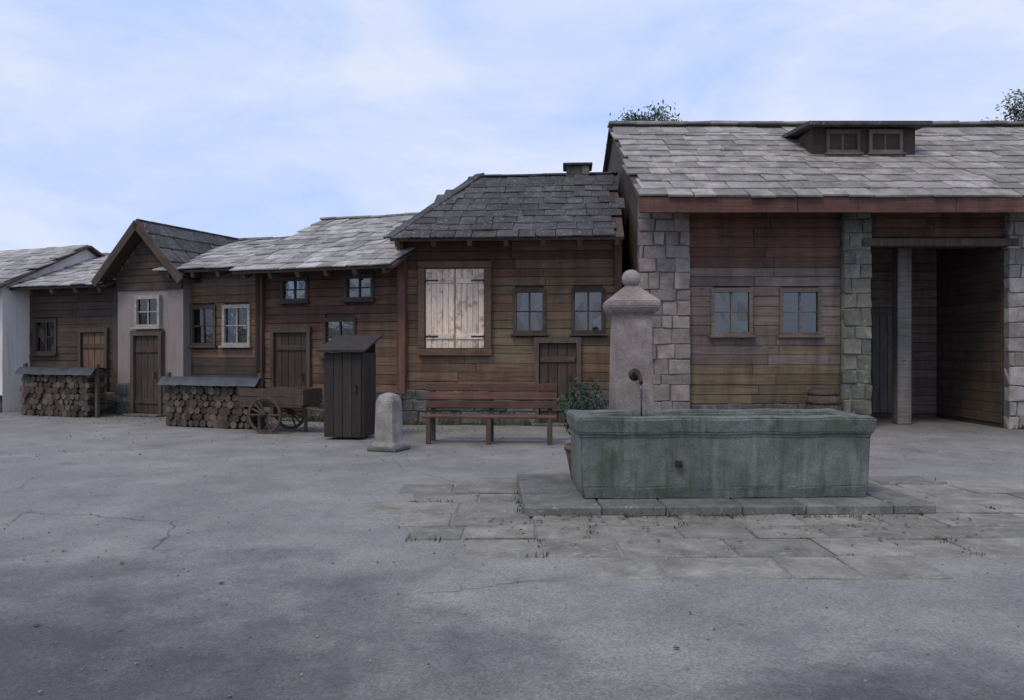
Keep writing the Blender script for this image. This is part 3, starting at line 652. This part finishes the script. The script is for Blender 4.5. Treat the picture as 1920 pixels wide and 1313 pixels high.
# tall narrow tool shed, very dark
t = thing('tool_shed', 'narrow very dark wooden tool shed with a sloping lid beside the pale stone post', 'shed', (-3.35, 14.35, 0), R(-10))
for k in range(4): link('plank', box_mesh(1.5, .03, .165, M['black_timber'], .005), t, (.09 + .172 * k, 0, .8), (0, R(90), 0))
for xx in (.0, .7):
    for k in range(4): link('side_plank', box_mesh(1.5, .165, .03, M['black_timber'], .005), t, (xx, .1 + .172 * k, .8), (0, R(90), 0))
bx('back', t, 0, .7, .69, .72, .05, 1.75, 'black_timber', .004)
poly('lid', t, [(-.1, -.12, 1.56), (0.80, -.12, 1.56), (0.80, .8, 1.84), (-.1, .8, 1.84), (-.1, -.12, 1.6), (0.80, -.12, 1.6), (0.80, .8, 1.88), (-.1, .8, 1.88)], [(0, 3, 2, 1), (4, 5, 6, 7), (0, 1, 5, 4), (3, 7, 6, 2), (0, 4, 7, 3), (1, 2, 6, 5)], 'black_timber')
bx('handle', t, .58, .61, -.06, -.02, .85, 1.0, 'iron', .006)
# low log-and-plank handcart between shed and firewood
t = thing('handcart', 'small dark wooden handcart with two spoked wheels in front of the barn', 'cart', (-5.3, 15.6, 0), RZ + R(6))
bx('floor', t, 0, 1.35, 0, .75, .5, .54, 'dark_timber', .006)
for y in (0, .72):
    for k in range(2): bx('side_board', t, 0, 1.35, y, y + .03, .545 + .16 * k, .545 + .16 * k + .15, 'dark_timber', .005)
for x_ in (-.032, 1.352): bx('end_board', t, x_, x_ + .03, 0, .75, .545, .85, 'dark_timber', .005)
for y in (-.09, .84):
    w_ = bpy.data.objects.new('wheel', None)
    bm = bmesh.new(); a = 28
    rr = [[bm.verts.new((r * math.cos(6.2832 * i / a), yy, r * math.sin(6.2832 * i / a))) for i in range(a)] for r, yy in ((.36, -.025), (.36, .025), (.31, .025), (.31, -.025))]
    for q in range(4):
        for i in range(a): bm.faces.new((rr[q][i], rr[q][(i + 1) % a], rr[(q + 1) % 4][(i + 1) % a], rr[(q + 1) % 4][i]))
    wl = link('wheel', mesh_from(bm, 'wheel', M['post_timber']), t, (.62, y, .36))
    for k in range(8): link('spoke', box_mesh(.64, .03, .03, M['post_timber'], .004), wl, (0, 0, 0), (0, 6.2832 * k / 16, 0)) if k < 4 else None
    lathe('hub', wl, [(.05, -.06), (.06, 0), (.05, .06)], 'iron', (0, 0, 0), 12, rot=(R(90), 0, 0))
for y in (.1, .6): link('shaft', tube_mesh([(1.3, y, .5), (1.9, y, .42), (2.3, y, .3)], .022, M['post_timber'], 8), t)
bx('leg', t, 1.2, 1.26, .34, .4, .0, .5, 'post_timber', .006)
# pale stone post
t = thing('stone_post', 'short pale grey stone post standing on the paving left of the bench', 'bollard', (-1.97, 12.85, 0), RZ)
sqcol([(.2, 0), (.2, .1), (.17, .14), (.155, .78), (.12, .88), (.03, .92)], 'slab', 'shaft', t, (0, 0, 0)); bx('base', t, -.26, .26, -.26, .26, .003, .07, 'plinth', .015)
# bench
t = thing('wooden_bench', 'long dark reddish-brown wooden bench in front of the house with cream shutters', 'bench', (-1.55, 13.6, 0), R(-4))
BW = 2.3
for k in range(3): bx('seat_slat', t, 0, BW, .06 + .14 * k, .06 + .14 * k + .125, .44, .48, 'red_timber', .008)
for k in range(3): bx('back_slat', t, 0, BW, .5 + .02 * k, .535 + .02 * k, .58 + .15 * k, .58 + .15 * k + .13, 'red_timber', .008, (R(-8), 0, 0))
for x in (.12, BW / 2, BW - .12):
    bx('leg', t, x - .04, x + .04, .06, .14, 0, .438, 'post_timber', .008); bx('back_leg', t, x - .04, x + .04, .545, .62, 0, 1.02, 'post_timber', .008); bx('rail', t, x - .035, x + .035, .141, .54, .36, .438, 'post_timber', .006)
# barrel by the large house
t = thing('wooden_barrel', 'dark wooden barrel standing against the timber front of the large house', 'barrel', pt6(3.55, -.62, 0))
for k in range(14):
    a = 6.2832 * k / 14
    bm = bmesh.new(); rg = []
    for z, r in ((0, .27), (.2, .315), (.42, .335), (.64, .315), (.84, .27)):
        rg.append([bm.verts.new((rr_ * math.cos(a + da), rr_ * math.sin(a + da), z)) for rr_, da in ((r, -.22), (r, .22), (r - .03, .22), (r - .03, -.22))])
    for p_, q_ in zip(rg, rg[1:]):
        for i in range(4): bm.faces.new((p_[i], p_[(i + 1) % 4], q_[(i + 1) % 4], q_[i]))
    bm.faces.new(rg[0][::-1]); bm.faces.new(rg[-1]); link('stave', mesh_from(bm, 'stave', M['post_timber']), t)
for z, r in ((.1, .298), (.27, .328), (.57, .328), (.74, .298)): lathe('hoop', t, [(r, z - .02), (r + .006, z - .02), (r + .006, z + .02), (r, z + .02)], 'iron', seg=28)
lathe('lid', t, [(.245, .78), (.245, .81)], 'brown_timber', seg=24)

# ------------------------------------------------------------------ trees behind the roofs
def tree(loc, h, cr, seedv, label):
    """trunk with forking limbs that carry leaf clumps; the outline stays uneven and lets sky through"""
    rnd = random.Random(seedv); t = thing('broadleaf_tree', label, 'tree', loc, 0, 'trees behind the large house')
    bm = bmesh.new(); cz = h - cr * 1.15; clumps = []
    for _ in range(95):
        d = Vector((rnd.gauss(0, 1), rnd.gauss(0, 1), rnd.gauss(0, 1))).normalized(); r = rnd.random() ** .45 * rnd.uniform(.75, 1.05)
        clumps.append(Vector((d.x * cr * r, d.y * cr * r, cz + d.z * cr * 1.15 * r)))
    def add(pts, rad, seg=6):
        me = tube_mesh(pts, rad, M['bark'], seg); bm.from_mesh(me); bpy.data.meshes.remove(me)
    fork = Vector((rnd.uniform(-.2, .2), 0, cz - cr * .7)); add([(0, 0, 0), fork * .5, fork, Vector((0, 0, cz + cr * .5))], [.24, .19, .15, .03], 8)
    for c in clumps:
        s_ = Vector((0, 0, min(c.z - .3, cz - cr * .7 + rnd.random() * cr * 1.1))); m_ = s_.lerp(c, .5) + Vector((rnd.gauss(0, .12), rnd.gauss(0, .12), .1)); add([s_, m_, c], [.045, .028, .008], 5)
    link('trunk', mesh_from(bm, 'trunk', M['bark'], True), t)
    bm = bmesh.new()
    for c in clumps:
        cs = rnd.uniform(.2, .42)
        for _ in range(210):
            q = c + Vector((rnd.gauss(0, cs), rnd.gauss(0, cs), rnd.gauss(0, cs * .7))); sz = rnd.uniform(.06, .125)
            a = Vector((rnd.gauss(0, 1), rnd.gauss(0, 1), rnd.gauss(0, 1))).normalized(); b = a.orthogonal().normalized()
            bm.faces.new([bm.verts.new(w) for w in (q - a * sz, q + b * sz * .5, q + a * sz, q - b * sz * .5)])
    link('crown', mesh_from(bm, 'crown', M['leaf']), t)
tree((7.1, 40, 0), 13.6, 2.1, 21, 'broad-leaved tree showing over the left end of the pale slab roof')
tree((22.9, 34, 0), 13.0, 2.6, 22, 'broad-leaved tree showing over the slab roof at the right edge of the view')

# weeds and grass rooted in the joint between the paving and the walls: nobody could count it
rnd = random.Random(5); bm = bmesh.new()
def tuft(x, y, n, h):
    for _ in range(n):
        a = rnd.uniform(0, 6.28); b = Vector((x + rnd.gauss(0, .04), y + rnd.gauss(0, .03), 0)); hh = h * rnd.uniform(.4, 1.2); ln = Vector((math.cos(a), math.sin(a), 0)); w_ = Vector((-ln.y, ln.x, 0)) * .006
        m_ = b + ln * hh * .18 + Vector((0, 0, hh * .65)); t_ = b + ln * hh * .55 + Vector((0, 0, hh * .95))
        v = [bm.verts.new(q) for q in (b - w_, b + w_, m_ + w_ * .8, m_ - w_ * .8, t_)]; bm.faces.new((v[0], v[1], v[2], v[3])); bm.faces.new((v[3], v[2], v[4]))
for _ in range(150):
    s_ = rnd.uniform(-2, 10.2); p = Vector(row(s_, -.14 - abs(rnd.gauss(0, .06)))); tuft(p.x, p.y, rnd.randint(6, 22), rnd.uniform(.05, .2))
for _ in range(60):
    p = O5 + u5 * rnd.uniform(0, 4.7) - b5 * (.14 + abs(rnd.gauss(0, .05))); tuft(p.x, p.y, rnd.randint(6, 20), rnd.uniform(.05, .18))
for _ in range(70):
    x_ = rnd.choice((rnd.uniform(0, 4.7), rnd.uniform(7.5, 11))); tuft(2.56 + x_, 16.4 - .18 - abs(rnd.gauss(0, .05)), rnd.randint(6, 20), rnd.uniform(.05, .18))
for _ in range(110):
    u_ = rnd.uniform(0, 4); tuft(.1 + rnd.uniform(-.05, 3.6), 7.66 + abs(rnd.gauss(0, .02)) * -1, rnd.randint(3, 9), rnd.uniform(.02, .07)) if u_ < 2 else tuft(rnd.choice((.1, 3.98)), rnd.uniform(7.7, 9.6), rnd.randint(3, 9), rnd.uniform(.02, .07))
for o_ in AP.children:
    if rnd.random() < .35:
        ex, ey = o_.dimensions.x / 2, o_.dimensions.y / 2
        for _ in range(rnd.randint(1, 5)):
            if rnd.random() < .5: tuft(o_.location.x + rnd.uniform(-ex, ex), o_.location.y - ey - .01, rnd.randint(3, 10), rnd.uniform(.02, .055))
            else: tuft(o_.location.x + ex + .01, o_.location.y + rnd.uniform(-ey, ey), rnd.randint(3, 10), rnd.uniform(.02, .055))
wd = link('grass', mesh_from(bm, 'grass', M['grass'])); wd['kind'] = 'stuff'; wd['label'] = 'weeds and grass growing along the house walls and between the paving stones round the trough'; wd['category'] = 'grass'

# dry leaves blown against walls, plinth and bench
bm = bmesh.new()
for _ in range(420):
    k = rnd.random()
    if k < .45: p = Vector(row(rnd.uniform(-2, 10), -.2 - abs(rnd.gauss(0, .5))))
    elif k < .7: p = Vector((rnd.uniform(-.2, 4.4), 7.6 - abs(rnd.gauss(0, .5)), 0))
    else: p = Vector((rnd.uniform(-6, 6), rnd.uniform(3.5, 15), 0))
    if .05 < p.x < 4.05 and 7.62 < p.y < 9.85: continue
    sz = rnd.uniform(.015, .032); an = rnd.uniform(0, 6.28); a = Vector((math.cos(an), math.sin(an), rnd.uniform(-.25, .25))) * sz; b = Vector((-math.sin(an), math.cos(an), rnd.uniform(-.3, .3))) * sz * .55; p = Vector((p.x, p.y, .045 if False else .034 if (-1.6 < p.x < 6 and 5.6 < p.y < 10.7) else .012))
    bm.faces.new([bm.verts.new(q) for q in (p - a, p - a * .2 + b, p + a, p - a * .2 - b)])
lf = link('fallen_leaves', mesh_from(bm, 'fallen_leaves', M['dry_leaf'])); lf['kind'] = 'stuff'; lf['label'] = 'small dry brown leaves scattered over the square'; lf['category'] = 'leaves'
